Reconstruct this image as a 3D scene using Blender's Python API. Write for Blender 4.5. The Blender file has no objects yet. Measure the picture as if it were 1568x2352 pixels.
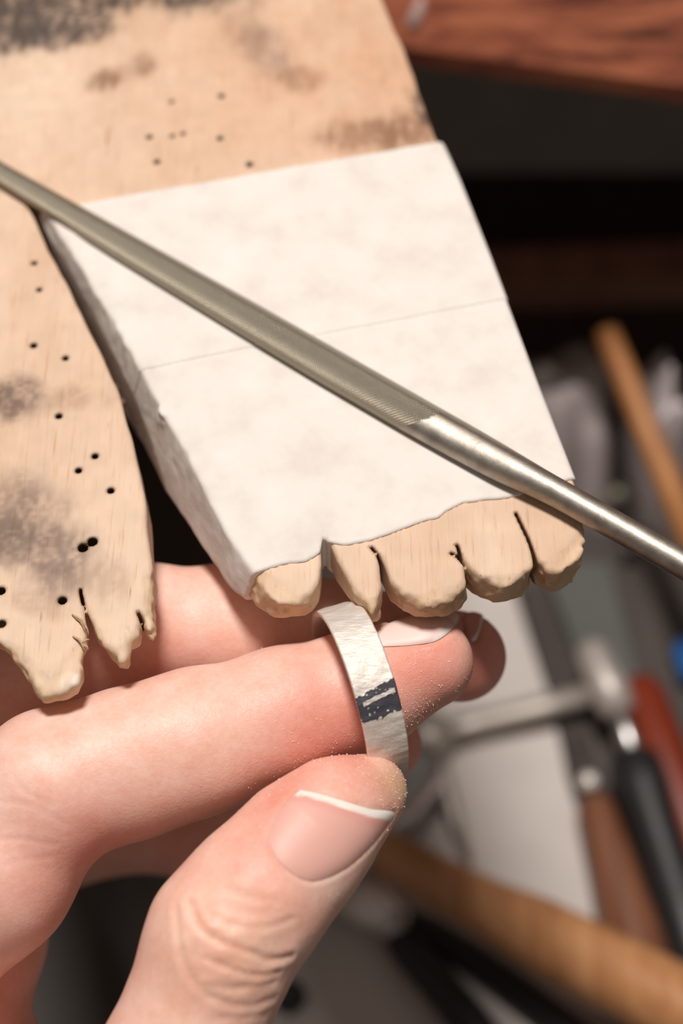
import bpy, math, random
import numpy as np
from mathutils import Vector, Matrix

random.seed(4)
sc = bpy.context.scene
col = sc.collection

# ------------------------------------------------------------------ camera
F = 4000.0                      # focal length in pixels of the 1568 x 2352 frame
H = 0.1693                      # camera height above the top of the bench pin
PITCH = math.radians(56)
cam_data = bpy.data.cameras.new('camera')
cam_data.sensor_fit = 'VERTICAL'
cam_data.sensor_height = 36.0
cam_data.sensor_width = 24.0
cam_data.lens = 36.0 * F / 2352.0
cam_data.clip_start = 0.01
cam_data.clip_end = 20
cam_data.dof.use_dof = True
cam_data.dof.focus_distance = 0.1985
cam_data.dof.aperture_fstop = 12.0
cam = bpy.data.objects.new('camera', cam_data)
col.objects.link(cam)
cam.location = (0, 0, H)
cam.rotation_euler = (math.pi / 2 - PITCH, 0, 0)
sc.camera = cam

# ------------------------------------------------------------------ world, lamps, exposure
world = bpy.data.worlds.new('world')
sc.world = world
world.use_nodes = True
world.node_tree.nodes['Background'].inputs[0].default_value = (1.0, 0.90, 0.82, 1)
world.node_tree.nodes['Background'].inputs[1].default_value = 0.14


def area(name, loc, target, size, power, color):
    l = bpy.data.lights.new(name, 'AREA')
    l.shape = 'DISK'
    l.size = size
    l.energy = power
    l.color = color
    o = bpy.data.objects.new(name, l)
    col.objects.link(o)
    o.location = loc
    d = Vector(target) - Vector(loc)
    o.rotation_euler = d.to_track_quat('-Z', 'Y').to_euler()
    return o


area('bench_lamp', (-0.06, 0.265, 0.95), (0.0, 0.14, -0.05), 0.20, 10.6, (1.0, 0.945, 0.90))
sc.view_settings.view_transform = 'Standard'
sc.view_settings.look = 'None'
sc.view_settings.exposure = 0.0
sc.view_settings.gamma = 1.0
sc.view_settings.use_curve_mapping = False

# ------------------------------------------------------------------ geometry helpers
CAM = np.array([0, 0, H])
RIGHT = np.array([1.0, 0, 0])
FWD = np.array([0, math.cos(PITCH), -math.sin(PITCH)])
UP = np.array([0, math.sin(PITCH), math.cos(PITCH)])


def ray(px, py):
    px = np.asarray(px, float)[..., None]
    py = np.asarray(py, float)[..., None]
    return FWD + (px - 784) / F * RIGHT - (py - 1176) / F * UP


def W(px, py, d):                 # point at axial distance d
    return CAM + np.asarray(d, float)[..., None] * ray(px, py)


def Z(px, py, z=0.0):             # point on the level z
    r = ray(px, py)
    return CAM + r * ((z - H) / r[..., 2:3])


def lin(r, g, b):
    f = lambda c: (c / 12.92 if c <= 0.04045 else ((c + 0.055) / 1.055) ** 2.4)
    return (f(r / 255), f(g / 255), f(b / 255), 1.0)


def tag(o, label=None, cat=None, group=None, kind=None):
    if label: o['label'] = label
    if cat: o['category'] = cat
    if group: o['group'] = group
    if kind: o['kind'] = kind
    return o


def empty(name, loc=(0, 0, 0)):
    o = bpy.data.objects.new(name, None)
    o.empty_display_size = 0.01
    o.location = loc
    col.objects.link(o)
    return o


def link_mesh(name, me, mat, parent=None):
    if mat: me.materials.append(mat)
    o = bpy.data.objects.new(name, me)
    col.objects.link(o)
    if parent is not None:
        o.parent = parent
        o.matrix_parent_inverse = Matrix.Translation(-Vector(parent.location))
    return o


def np_mesh(name, V, Q, smooth=True):
    """mesh from a vertex array and an array of quads (or triangles)"""
    V = np.ascontiguousarray(V, np.float32)
    Q = np.ascontiguousarray(Q, np.int32)
    n = Q.shape[1]
    me = bpy.data.meshes.new(name)
    me.vertices.add(len(V))
    me.vertices.foreach_set('co', V.ravel())
    me.loops.add(Q.size)
    me.loops.foreach_set('vertex_index', Q.ravel())
    me.polygons.add(len(Q))
    me.polygons.foreach_set('loop_start', np.arange(0, Q.size, n, dtype=np.int32))
    me.polygons.foreach_set('loop_total', np.full(len(Q), n, np.int32))
    if smooth:
        me.polygons.foreach_set('use_smooth', np.ones(len(Q), bool))
    me.update()
    me.validate()
    return me


def py_mesh(name, V, Fs, smooth=False):
    me = bpy.data.meshes.new(name)
    me.from_pydata([tuple(map(float, v)) for v in V], [], Fs)
    if smooth:
        me.polygons.foreach_set('use_smooth', [True] * len(me.polygons))
    me.update()
    return me


def colour_attr(me, name, C):
    a = me.color_attributes.new(name, 'FLOAT_COLOR', 'POINT')
    C = np.concatenate([C, np.ones((len(C), 1))], 1).astype(np.float32)
    a.data.foreach_set('color', C.ravel())


def value_attr(me, name, v):
    a = me.attributes.new(name, 'FLOAT', 'POINT')
    a.data.foreach_set('value', np.ascontiguousarray(v, np.float32))


def frame_of(t):
    t = t / np.linalg.norm(t)
    a = np.array([0, 0, 1.0]) if abs(t[2]) < 0.9 else np.array([1.0, 0, 0])
    u = np.cross(t, a); u /= np.linalg.norm(u)
    return t, u, np.cross(u, t)      # axis, sideways, up


def tube(pts, radii, n=20, flat=1.0, up=None):
    """lofted tube through pts with closed ends; flat scales the upward half axis"""
    pts = [np.asarray(p, float) for p in pts]
    V, Fs = [], []
    for i, p in enumerate(pts):
        t = pts[min(i + 1, len(pts) - 1)] - pts[max(i - 1, 0)]
        t, u, v = frame_of(t)
        for k in range(n):
            a = 2 * math.pi * k / n
            V.append(p + radii[i] * (math.cos(a) * u + flat * math.sin(a) * v))
    for i in range(len(pts) - 1):
        for k in range(n):
            a, b = i * n + k, i * n + (k + 1) % n
            Fs.append((a, b, b + n, a + n))
    Fs.append(tuple(range(n))[::-1])
    Fs.append(tuple(range((len(pts) - 1) * n, len(pts) * n)))
    return V, Fs


def profile(p0, p1, prof, n=24, flat=1.0):
    """lathe-like tube from p0 to p1; prof is a list of (t, radius)"""
    p0, p1 = np.asarray(p0, float), np.asarray(p1, float)
    return tube([p0 + (p1 - p0) * t for t, r in prof], [r for t, r in prof], n, flat)


def prism(poly, z0, z1, bevel=0.0):
    """vertical prism over an xy polygon; a bevel insets the upper rim"""
    P = np.array(poly, float)[:, :2]
    n = len(P)
    c = P.mean(0)
    d = (c - P); d /= np.linalg.norm(d, axis=1)[:, None]
    rings = [(P, z0), (P, z1 - bevel)]
    if bevel: rings.append((P + d * bevel, z1))
    V = [np.append(p, z) for R, z in rings for p in R]
    Fs = []
    for i in range(len(rings) - 1):
        for k in range(n):
            a, b = i * n + k, i * n + (k + 1) % n
            Fs.append((a, b, b + n, a + n))
    Fs.append(tuple(range(n))[::-1])
    Fs.append(tuple(range((len(rings) - 1) * n, len(rings) * n)))
    return V, Fs


def ball(c, r, n=16, m=10, scale=(1, 1, 1)):
    c = np.asarray(c, float)
    V = [c + (0, 0, -r * scale[2])]
    for i in range(1, m):
        a = -math.pi / 2 + math.pi * i / m
        for k in range(n):
            b = 2 * math.pi * k / n
            V.append(c + r * np.array([math.cos(a) * math.cos(b) * scale[0], math.cos(a) * math.sin(b) * scale[1], math.sin(a) * scale[2]]))
    V.append(c + (0, 0, r * scale[2]))
    Fs = []
    for k in range(n): Fs.append((0, 1 + (k + 1) % n, 1 + k))
    for i in range(m - 2):
        for k in range(n):
            a, b = 1 + i * n + k, 1 + i * n + (k + 1) % n
            Fs.append((a, b, b + n, a + n))
    L = len(V) - 1
    for k in range(n): Fs.append((L, L - n + k, L - n + (k + 1) % n))
    return V, Fs


# ------------------------------------------------------------------ noise and distance fields
def vnoise(P, scale, seed=0):
    q = P / scale
    i = np.floor(q).astype(np.int64)
    f = q - i
    f = f * f * (3 - 2 * f)

    def h(a, b, c):
        n = (a * 374761393 + b * 668265263 + c * 2147483647 + seed * 974634777) & 0xFFFFFFFF
        n = ((n ^ (n >> 13)) * 1274126177) & 0xFFFFFFFF
        n = n ^ (n >> 16)
        return (n & 0xFFFF) / 32767.5 - 1
    r = 0
    for dx in (0, 1):
        wx = f[:, 0] if dx else 1 - f[:, 0]
        for dy in (0, 1):
            wy = f[:, 1] if dy else 1 - f[:, 1]
            for dz in (0, 1):
                wz = f[:, 2] if dz else 1 - f[:, 2]
                r = r + wx * wy * wz * h(i[:, 0] + dx, i[:, 1] + dy, i[:, 2] + dz)
    return r


def smin(a, b, k):
    h = np.maximum(k - np.abs(a - b), 0) / k
    return np.minimum(a, b) - h * h * k * 0.25


def smax(a, b, k):
    return -smin(-a, -b, k)


def cone(P, a, b, ra, rb):
    ab = b - a
    t = np.clip(((P - a) @ ab) / max(ab @ ab, 1e-12), 0, 1)
    return np.linalg.norm(P - a - t[:, None] * ab, axis=1) - (ra + (rb - ra) * t)


def chunked(f, P, n=400000):
    if len(P) <= n: return f(P)
    return np.concatenate([f(P[i:i + n]) for i in range(0, len(P), n)])


def gradient(f, P, e=5e-5, f0=None):
    if f0 is None: f0 = chunked(f, P)
    g = np.empty_like(P)
    for a in range(3):
        Q = P.copy(); Q[:, a] += e
        g[:, a] = (chunked(f, Q) - f0) / e
    return g


def surface(f, lo, hi, h, steps=2):
    """surface nets over a distance field, evaluated only near the surface"""
    B = 4
    lo = np.asarray(lo, float)
    nb = np.ceil((np.asarray(hi) - lo) / (h * B)).astype(int) + 1
    cc = np.stack(np.meshgrid(*[np.arange(k) for k in nb], indexing='ij'), -1).reshape(-1, 3)
    fc = chunked(f, lo + (cc * B + B / 2) * h)
    act = (np.abs(fc) < h * B * 1.35).reshape(nb)
    N = nb * B
    G = np.where(fc < 0, -1.0, 1.0).astype(np.float32).reshape(nb)
    G = np.repeat(np.repeat(np.repeat(G, B, 0), B, 1), B, 2)
    m = np.repeat(np.repeat(np.repeat(act, B, 0), B, 1), B, 2)
    idx = np.nonzero(m)
    P = np.stack(idx, -1) * h + lo
    G[idx] = chunked(f, P)
    del P
    S = G < 0
    c = np.zeros(N - 1, np.uint8)
    for dx in (0, 1):
        for dy in (0, 1):
            for dz in (0, 1):
                c += S[dx:N[0] - 1 + dx, dy:N[1] - 1 + dy, dz:N[2] - 1 + dz]
    cells = np.stack(np.nonzero((c > 0) & (c < 8)), -1)
    vid = np.full(N - 1, -1, np.int32)
    vid[cells[:, 0], cells[:, 1], cells[:, 2]] = np.arange(len(cells))
    cor = [(x, y, z) for x in (0, 1) for y in (0, 1) for z in (0, 1)]
    val = {k: G[cells[:, 0] + k[0], cells[:, 1] + k[1], cells[:, 2] + k[2]] for k in cor}
    acc = np.zeros((len(cells), 3)); cnt = np.zeros(len(cells))
    for a in cor:
        for ax in range(3):
            if a[ax]: continue
            b = list(a); b[ax] = 1; b = tuple(b)
            va, vb = val[a], val[b]
            x = (va < 0) != (vb < 0)
            t = np.where(x, va / np.where(x, va - vb, 1), 0)
            p = np.array(a, float) + t[:, None] * (np.array(b) - np.array(a))
            acc += p * x[:, None]; cnt += x
    V = (cells + acc / cnt[:, None]) * h + lo
    quads = []
    for ax in range(3):
        sl0 = [slice(None)] * 3; sl1 = [slice(None)] * 3
        sl0[ax] = slice(0, -1); sl1[ax] = slice(1, None)
        s0, s1 = S[tuple(sl0)], S[tuple(sl1)]
        e = np.stack(np.nonzero(s0 != s1), -1)
        o1, o2 = [k for k in range(3) if k != ax]
        ok = (e[:, o1] > 0) & (e[:, o2] > 0) & (e[:, o1] < N[o1] - 1) & (e[:, o2] < N[o2] - 1)
        e = e[ok]
        inside = s0[e[:, 0], e[:, 1], e[:, 2]]

        def cell(d1, d2):
            q = e.copy(); q[:, o1] += d1; q[:, o2] += d2
            return vid[q[:, 0], q[:, 1], q[:, 2]]
        q = np.stack([cell(-1, -1), cell(0, -1), cell(0, 0), cell(-1, 0)], -1)
        flip = inside if ax != 1 else ~inside
        q[~flip] = q[~flip][:, ::-1]
        quads.append(q)
    Q = np.concatenate(quads)
    Q = Q[(Q >= 0).all(1)]
    for _ in range(steps):
        f0 = chunked(f, V)
        g = gradient(f, V, f0=f0)
        n2 = np.maximum((g * g).sum(1), 0.2)
        s = np.clip(f0 / n2, -0.6 * h, 0.6 * h)
        V = V - g * s[:, None]
    return V, Q


def poly_sdf(P, poly):
    """signed distance of 2-D points to a closed polygon"""
    poly = np.asarray(poly, float)
    d = np.full(len(P), 1e9); s = np.zeros(len(P), bool)
    for a, b in zip(poly, np.roll(poly, -1, 0)):
        e = b - a
        w = P - a
        t = np.clip((w @ e) / (e @ e), 0, 1)
        q = w - t[:, None] * e
        d = np.minimum(d, (q * q).sum(1))
        if a[1] != b[1]:
            s ^= ((a[1] > P[:, 1]) != (b[1] > P[:, 1])) & (P[:, 0] < e[0] * (P[:, 1] - a[1]) / e[1] + a[0])
    d = np.sqrt(d)
    return np.where(s, -d, d)


def line_dist(P, line):
    d = np.full(len(P), 1e9)
    for a, b in zip(line[:-1], line[1:]):
        e = b - a
        t = np.clip(((P - a) @ e) / max(e @ e, 1e-14), 0, 1)
        q = P - a - t[:, None] * e
        d = np.minimum(d, (q * q).sum(1))
    return np.sqrt(d)


class Grid2:
    def __init__(self, poly, lo, hi, h):
        self.lo, self.h = np.array(lo, float), h
        self.n = np.ceil((np.array(hi) - lo) / h).astype(int) + 2
        X, Y = np.meshgrid(np.arange(self.n[0]), np.arange(self.n[1]), indexing='ij')
        self.g = poly_sdf(np.stack([X.ravel(), Y.ravel()], -1) * h + self.lo, poly).reshape(self.n)

    def __call__(self, P):
        q = (P[:, :2] - self.lo) / self.h
        q = np.clip(q, 0, self.n - 1.001)
        i = q.astype(int); f = q - i
        g = self.g
        a, b = i[:, 0], i[:, 1]
        return ((g[a, b] * (1 - f[:, 0]) + g[a + 1, b] * f[:, 0]) * (1 - f[:, 1]) +
                (g[a, b + 1] * (1 - f[:, 0]) + g[a + 1, b + 1] * f[:, 0]) * f[:, 1])


def spline(pts, n=8):
    """Catmull-Rom through the points"""
    P = np.asarray(pts, float)
    Q = np.vstack([2 * P[0] - P[1], P, 2 * P[-1] - P[-2]])
    out = []
    for i in range(1, len(Q) - 2):
        for t in np.arange(n) / n:
            a, b, c, d = Q[i - 1:i + 3]
            out.append(0.5 * (2 * b + (c - a) * t + (2 * a - 5 * b + 4 * c - d) * t * t + (3 * b - a - 3 * c + d) * t ** 3))
    out.append(P[-1])
    return np.array(out)


# ------------------------------------------------------------------ materials
class Mat:
    def __init__(self, name, base=(0.5, 0.5, 0.5, 1), rough=0.6, metal=0.0, spec=0.5):
        self.m = bpy.data.materials.new(name)
        self.m.use_nodes = True
        self.t = self.m.node_tree
        self.b = self.t.nodes['Principled BSDF']
        self.b.inputs['Base Color'].default_value = base
        self.b.inputs['Roughness'].default_value = rough
        self.b.inputs['Metallic'].default_value = metal
        self.b.inputs['Specular IOR Level'].default_value = spec
        self.height = None

    def node(self, kind, **kw):
        n = self.t.nodes.new(kind)
        for k, v in kw.items():
            if k.startswith('_'): setattr(n, k[1:], v)
            else: n.inputs[k.replace('__', ' ')].default_value = v
        return n

    def link(self, a, b):
        self.t.links.new(a, b)

    def coords(self, scale=(1, 1, 1), rot=(0, 0, 0), src='Object'):
        tc = self.node('ShaderNodeTexCoord')
        mp = self.node('ShaderNodeMapping')
        mp.inputs['Scale'].default_value = scale
        mp.inputs['Rotation'].default_value = rot
        self.link(tc.outputs[src], mp.inputs['Vector'])
        return mp.outputs['Vector']

    def noise(self, scale, vec=None, detail=4, rough=0.55, dist=0.0):
        n = self.node('ShaderNodeTexNoise', Scale=scale, Detail=detail, Roughness=rough, Distortion=dist)
        self.link(vec if vec is not None else self.coords(), n.inputs['Vector'])
        return n.outputs['Fac']

    def ramp(self, fac, stops):
        r = self.node('ShaderNodeValToRGB')
        el = r.color_ramp.elements
        while len(el) < len(stops): el.new(0.5)
        for e, (p, c) in zip(el, stops):
            e.position = p
            e.color = c if isinstance(c, tuple) else (c, c, c, 1)
        self.link(fac, r.inputs[0])
        return r.outputs[0]

    def mix(self, fac, a, b, mode='MIX'):
        n = self.node('ShaderNodeMix', _data_type='RGBA', _blend_type=mode)
        for s, v in ((n.inputs[0], fac), (n.inputs[6], a), (n.inputs[7], b)):
            if isinstance(v, (int, float, tuple)): s.default_value = v
            else: self.link(v, s)
        return n.outputs[2]

    def math(self, op, a, b=0.0):
        n = self.node('ShaderNodeMath', _operation=op)
        for s, v in ((n.inputs[0], a), (n.inputs[1], b)):
            if isinstance(v, (int, float)): s.default_value = v
            else: self.link(v, s)
        return n.outputs[0]

    def attr(self, name, what='Color'):
        n = self.node('ShaderNodeAttribute', _attribute_name=name)
        return n.outputs[what]

    def base(self, c):
        self.link(c, self.b.inputs['Base Color'])
        return self

    def bump(self, fac, dist, strength=1.0):
        n = self.node('ShaderNodeBump', Strength=strength, Distance=dist)
        self.link(fac, n.inputs['Height'])
        if self.height is not None: self.link(self.height, n.inputs['Normal'])
        self.height = n.outputs[0]
        self.link(self.height, self.b.inputs['Normal'])
        return self


def plain(name, rgb, rough=0.6, metal=0.0, var=0.12, scale=60.0, spec=0.5):
    m = Mat(name, rough=rough, metal=metal, spec=spec)
    c = lin(*rgb)
    dk = tuple(x * (1 - var) for x in c[:3]) + (1,)
    lt = tuple(min(1, x * (1 + var)) for x in c[:3]) + (1,)
    m.base(m.ramp(m.noise(scale), [(0.3, dk), (0.7, lt)]))
    return m.m


def grain_wood(name, dark, light, rot, stretch=12.0, scale=40.0, rough=0.55, bump=0.0):
    m = Mat(name, rough=rough)
    v = m.coords((1, 1.0 / stretch, 1), rot)
    n = m.noise(scale * 10, v, 5, 0.6, 0.6)
    m.base(m.ramp(n, [(0.32, lin(*dark)), (0.66, lin(*light))]))
    if bump: m.bump(n, bump)
    return m.m


# beech of the pin: colour per point (stains, soot, fine pores) times a fine grain
mp_ = Mat('pin_beech', rough=0.62, spec=0.3)
PIN_ROT = -0.33
gv = mp_.coords((1, 0.055, 1), (0, 0, -PIN_ROT))
g1 = mp_.noise(2600, gv, 4, 0.6)
gv2 = mp_.coords((1, 0.10, 1), (0, 0, -PIN_ROT))
g2 = mp_.noise(900, gv2, 3, 0.5)
grain = mp_.ramp(g1, [(0.28, lin(234, 216, 196)), (0.42, lin(251, 247, 243)), (0.8, (1, 1, 1, 1))])
broad = mp_.ramp(mp_.noise(70, mp_.coords((1, 0.35, 1), (0, 0, -PIN_ROT)), 4), [(0.3, lin(238, 226, 214)), (0.7, (1, 1, 1, 1))])
flecks = mp_.ramp(g2, [(0.23, lin(206, 172, 136)), (0.28, (1, 1, 1, 1))])
mp_.base(mp_.mix(1.0, mp_.mix(1.0, mp_.mix(1.0, mp_.attr('stain'), grain, 'MULTIPLY'), broad, 'MULTIPLY'), flecks, 'MULTIPLY'))
mp_.bump(g1, 0.00006, 0.4)
mp_.bump(mp_.noise(1500, None, 5, 0.7), 0.00012, 0.5)
M_PIN = mp_.m

mt_ = Mat('crepe_tape', rough=0.75, spec=0.2)
tn = mt_.noise(160, None, 6, 0.6)
mt_.base(mt_.ramp(tn, [(0.30, lin(221, 211, 202)), (0.5, lin(229, 221, 213)), (0.7, lin(234, 227, 220))]))
mt_.bump(mt_.noise(2200, mt_.coords((1, 0.4, 1), (0, 0, 0.2)), 3), 0.00006, 0.5)
mt_.bump(mt_.noise(220, None, 3), 0.0004, 0.35)
M_TAPE = mt_.m

# skin
ms_ = Mat('skin', rough=0.46, spec=0.4)
blot = mt = ms_.ramp(ms_.noise(260, None, 4, 0.55), [(0.3, lin(248, 232, 226)), (0.7, (1, 1, 1, 1))])
fine = ms_.ramp(ms_.noise(1500, None, 3, 0.6), [(0.3, lin(250, 243, 240)), (0.65, (1, 1, 1, 1))])
sk = ms_.mix(1.0, ms_.mix(1.0, ms_.attr('tone'), blot, 'MULTIPLY'), fine, 'MULTIPLY')
ms_.base(sk)
ms_.b.inputs['Subsurface Weight'].default_value = 0.30
ms_.b.inputs['Subsurface Radius'].default_value = (1.0, 0.38, 0.22)
ms_.b.inputs['Subsurface Scale'].default_value = 0.0018
vor = ms_.node('ShaderNodeTexVoronoi', Scale=1500.0, _feature='DISTANCE_TO_EDGE')
wv = ms_.node('ShaderNodeTexNoise', Scale=300.0, Detail=2.0)
ms_.link(ms_.coords(), wv.inputs['Vector'])
addv = ms_.node('ShaderNodeVectorMath', _operation='MULTIPLY_ADD')
ms_.link(wv.outputs['Color'], addv.inputs[0]); addv.inputs[1].default_value = (0.002, 0.002, 0.002)
ms_.link(ms_.coords((1, 1, 1)), addv.inputs[2])
ms_.link(addv.outputs[0], vor.inputs['Vector'])
lines_ = ms_.ramp(vor.outputs['Distance'], [(0.0, 0.0), (0.16, 1.0)])
ms_.bump(lines_, 0.00004, 0.30)
ms_.bump(ms_.noise(5200, ms_.coords((1, 0.35, 1), (0, 0, 0.35)), 3), 0.00003, 0.35)
M_SKIN = ms_.m

mn_ = Mat('nail_plate', rough=0.5, spec=0.5)
mn_.base(mn_.attr('tone'))
mn_.b.inputs['Subsurface Weight'].default_value = 0.2
mn_.b.inputs['Subsurface Radius'].default_value = (1.0, 0.5, 0.4)
mn_.b.inputs['Subsurface Scale'].default_value = 0.001
M_NAIL = mn_.m

# silver ring: scratched, with a dark ink patch (per-point colour)
mr_ = Mat('scratched_silver', rough=0.5, metal=1.0)
mr_.base(mr_.attr('tone'))
mr_.link(mr_.attr('ink', 'Fac'), mr_.b.inputs['Roughness'])
mr_.link(mr_.attr('shine', 'Fac'), mr_.b.inputs['Metallic'])
mr_.bump(mr_.noise(2600, None, 6, 0.7), 0.00012, 0.6)
mr_.bump(mr_.noise(900, mr_.coords((1, 3.2, 1), (0.3, 0.2, 0.5)), 4, 0.6), 0.00022, 0.5)
M_RING = mr_.m

# file steel
mf_ = Mat('file_steel', rough=0.42, metal=1.0)
cut = mf_.attr('cut', 'Fac')
mf_.base(mf_.mix(cut, mf_.ramp(mf_.noise(600, None, 5), [(0.3, lin(150, 142, 132)), (0.7, lin(180, 171, 160))]), lin(172, 163, 146)))


def ridges(ang, freq):
    w = mf_.node('ShaderNodeTexWave', Scale=freq, Distortion=0.3)
    w._keep = None if False else None
    mf_.link(mf_.coords((1, 1, 1), (0, 0, ang)), w.inputs['Vector'])
    return w.outputs['Fac']


M_FILE = None


# ================================================================== STRUCTURE BELOW AND BEHIND
ZT = -0.170                       # level of the drawer bottom
D = lambda px, py, h=0.0: Z(px, py, ZT + h)

# bench slab: lower front edge runs through two points on its own level
ZB = -0.055
a0, b0 = Z(950, 150, ZB), Z(1568, 235, ZB)
e_ = (b0 - a0) / np.linalg.norm(b0 - a0)
n_ = np.array([-e_[1], e_[0], 0])                # pointing away, into the bench
mw_ = Mat('bench_redwood', rough=0.5)
yaw = math.atan2(e_[1], e_[0])
v = mw_.coords((0.07, 1, 1.0), (0, 0.26, -yaw))
nz = mw_.noise(330, v, 6, 0.62, 0.4)
c1 = mw_.ramp(nz, [(0.36, lin(92, 48, 36)), (0.5, lin(160, 88, 61)), (0.64, lin(190, 114, 80))])
mw_.base(c1)
mw_.bump(nz, 0.0006, 0.5)
M_BENCH = mw_.m


def slab(p, L0, L1, depth, z0, z1, bev=0.0012):
    q = [p - e_ * L0, p + e_ * L1, p + e_ * L1 + n_ * depth, p - e_ * L0 + n_ * depth]
    return prism([x[:2] for x in q], z0, z1, bev)


bench = empty('workbench', tuple(a0))
tag(bench, 'red-brown wooden workbench edge with strong grain above the dark gap', 'bench')
q0 = [a0 - e_ * .45, a0 + e_ * .45, a0 + e_ * .45 + n_ * .5, a0 - e_ * .45 + n_ * .5]
q1 = [q0[0] + n_ * .024, q0[1] + n_ * .024, q0[2], q0[3]]
V = [np.append(p[:2], z) for q, z in ((q0, ZB), (q0, ZB + 0.004), (q1, -0.0165)) for p in q]
Fs = [(i * 4 + k, i * 4 + (k + 1) % 4, i * 4 + 4 + (k + 1) % 4, i * 4 + 4 + k) for i in range(2) for k in range(4)] + [(3, 2, 1, 0), (8, 9, 10, 11)]
link_mesh('bench_top', py_mesh('bench_top', V, Fs), M_BENCH, bench)
# white paint smear on the bench edge
M_SMEAR = plain('white_paint', (190, 160, 152), 0.6)
s0 = a0 - n_ * 0.0004
p0 = np.array(Z(950, 70, -0.039)); 


fn_ = -n_ * 0.0265 + np.array([0, 0, 0.024]); fn_ /= np.linalg.norm(fn_)


def on_face(px, py, off=0.0004):
    r = ray(px, py)
    t = ((a0 + np.array([0, 0, 0.004]) + fn_ * off - CAM) @ fn_) / (r @ fn_)
    return CAM + r * t


sm = [on_face(x, y, 0.0002) for x, y in ((972, -14), (962, 20), (950, 52), (940, 70))]
V, Fs = tube(sm, [0.0010, 0.0014, 0.0016, 0.0005], 8)
link_mesh('paint_smear', py_mesh('paint_smear', V, Fs, True), M_SMEAR, bench)

# the drawer below
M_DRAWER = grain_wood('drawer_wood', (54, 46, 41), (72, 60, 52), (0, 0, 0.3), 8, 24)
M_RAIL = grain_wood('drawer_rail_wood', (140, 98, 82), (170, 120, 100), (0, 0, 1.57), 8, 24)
drawer = empty('drawer', (0.05, 0.2, ZT - 0.004))
tag(drawer, 'dark wooden tool drawer standing open below the bench', 'drawer')
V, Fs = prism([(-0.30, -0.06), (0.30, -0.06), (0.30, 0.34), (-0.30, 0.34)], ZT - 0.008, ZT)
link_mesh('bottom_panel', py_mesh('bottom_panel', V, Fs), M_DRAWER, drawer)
r0, r1 = D(1100, 715)[:2], D(1700, 690)[:2]
u = (r1 - r0) / np.linalg.norm(r1 - r0); w = np.array([-u[1], u[0]])
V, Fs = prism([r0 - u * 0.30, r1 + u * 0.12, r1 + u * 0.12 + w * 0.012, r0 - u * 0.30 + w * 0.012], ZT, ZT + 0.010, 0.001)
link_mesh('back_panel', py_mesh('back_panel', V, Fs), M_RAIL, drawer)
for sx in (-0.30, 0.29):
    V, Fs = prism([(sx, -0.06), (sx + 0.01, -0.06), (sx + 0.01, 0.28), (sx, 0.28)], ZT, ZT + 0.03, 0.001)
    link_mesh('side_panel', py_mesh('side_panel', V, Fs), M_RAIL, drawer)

M_VOID = plain('shadow_wall', (122, 113, 106), 0.9)
V, Fs = prism([(-0.9, 0.62), (0.9, 0.62), (0.9, 0.64), (-0.9, 0.64)], -0.72, 0.5)
o = link_mesh('wall_back', py_mesh('wall_back', V, Fs), M_VOID)
tag(o, kind='structure')
V, Fs = prism([(-0.9, -0.5), (0.9, -0.5), (0.9, 0.64), (-0.9, 0.64)], -0.74, -0.72)
o = link_mesh('floor', py_mesh('floor', V, Fs), plain('floor_boards', (150, 136, 124), 0.7))
tag(o, kind='structure')

# ================================================================== BENCH PIN
pin_px = [(640, -640), (760, -340), (850, -90), (880, 0), (905, 60), (930, 115), (950, 172), (975, 245), (1000, 312), (1018, 345), (1050, 415),
          (1080, 490), (1120, 590), (1160, 695), (1196, 790), (1230, 880), (1275, 995), (1318, 1105), (1334, 1175),
          (1341, 1215), (1340, 1252), (1330, 1280), (1310, 1298), (1280, 1312), (1262, 1308), (1240, 1290), (1224, 1272),
          (1222, 1296), (1205, 1318), (1175, 1334), (1140, 1338), (1105, 1325), (1080, 1306), (1066, 1288), (1058, 1275),
          (1068, 1300), (1072, 1335), (1058, 1358), (1020, 1378), (965, 1382), (925, 1364), (896, 1332), (884, 1300), (872, 1276),
          (874, 1310), (878, 1350), (868, 1386), (855, 1398), (842, 1390), (818, 1358), (795, 1320), (772, 1282), (756, 1240), (742, 1220),
          (736, 1250), (738, 1290), (732, 1335), (716, 1366), (688, 1380), (640, 1384), (618, 1366), (596, 1330), (576, 1300),
          (545, 1255), (508, 1190), (470, 1112), (432, 1040), (392, 965), (366, 920), (338, 866), (296, 790), (254, 715), (210, 640), (166, 570), (128, 512), (96, 470), (62, 436),
          (66, 470), (80, 496), (110, 570), (150, 640), (200, 740), (240, 820), (272, 890), (292, 960), (306, 1020), (322, 1080), (332, 1130), (338, 1200),
          (345, 1270), (350, 1330), (348, 1380), (350, 1430), (345, 1448), (334, 1440), (326, 1412), (316, 1404), (322, 1430), (318, 1452), (300, 1462), (296, 1444), (288, 1442),
          (294, 1470), (296, 1500), (288, 1514), (266, 1512), (240, 1478), (216, 1440), (200, 1400), (190, 1372),
          (192, 1400), (199, 1440), (193, 1466), (188, 1500), (186, 1550), (176, 1572), (150, 1580), (120, 1590), (96, 1594), (82, 1578), (60, 1540), (34, 1500), (8, 1478), (-14, 1462),
          (-14, 1500), (-10, 1530), (-22, 1556), (-60, 1570), (-100, 1550), (-128, 1500), (-150, 1440), (-172, 1420), (-190, 1470), (-240, 1490), (-290, 1450), (-310, 1380),
          (-330, 1250), (-360, 1000), (-400, 700), (-440, 400), (-480, 100), (-520, -200), (-560, -640)]
pin_xy = Z([p[0] for p in pin_px], [p[1] for p in pin_px])[:, :2]
lo2, hi2 = pin_xy.min(0) - 0.004, pin_xy.max(0) + 0.004
G_PIN = Grid2(pin_xy, lo2, hi2, 0.0002)
Y_END = pin_xy[:, 1].min()
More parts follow.
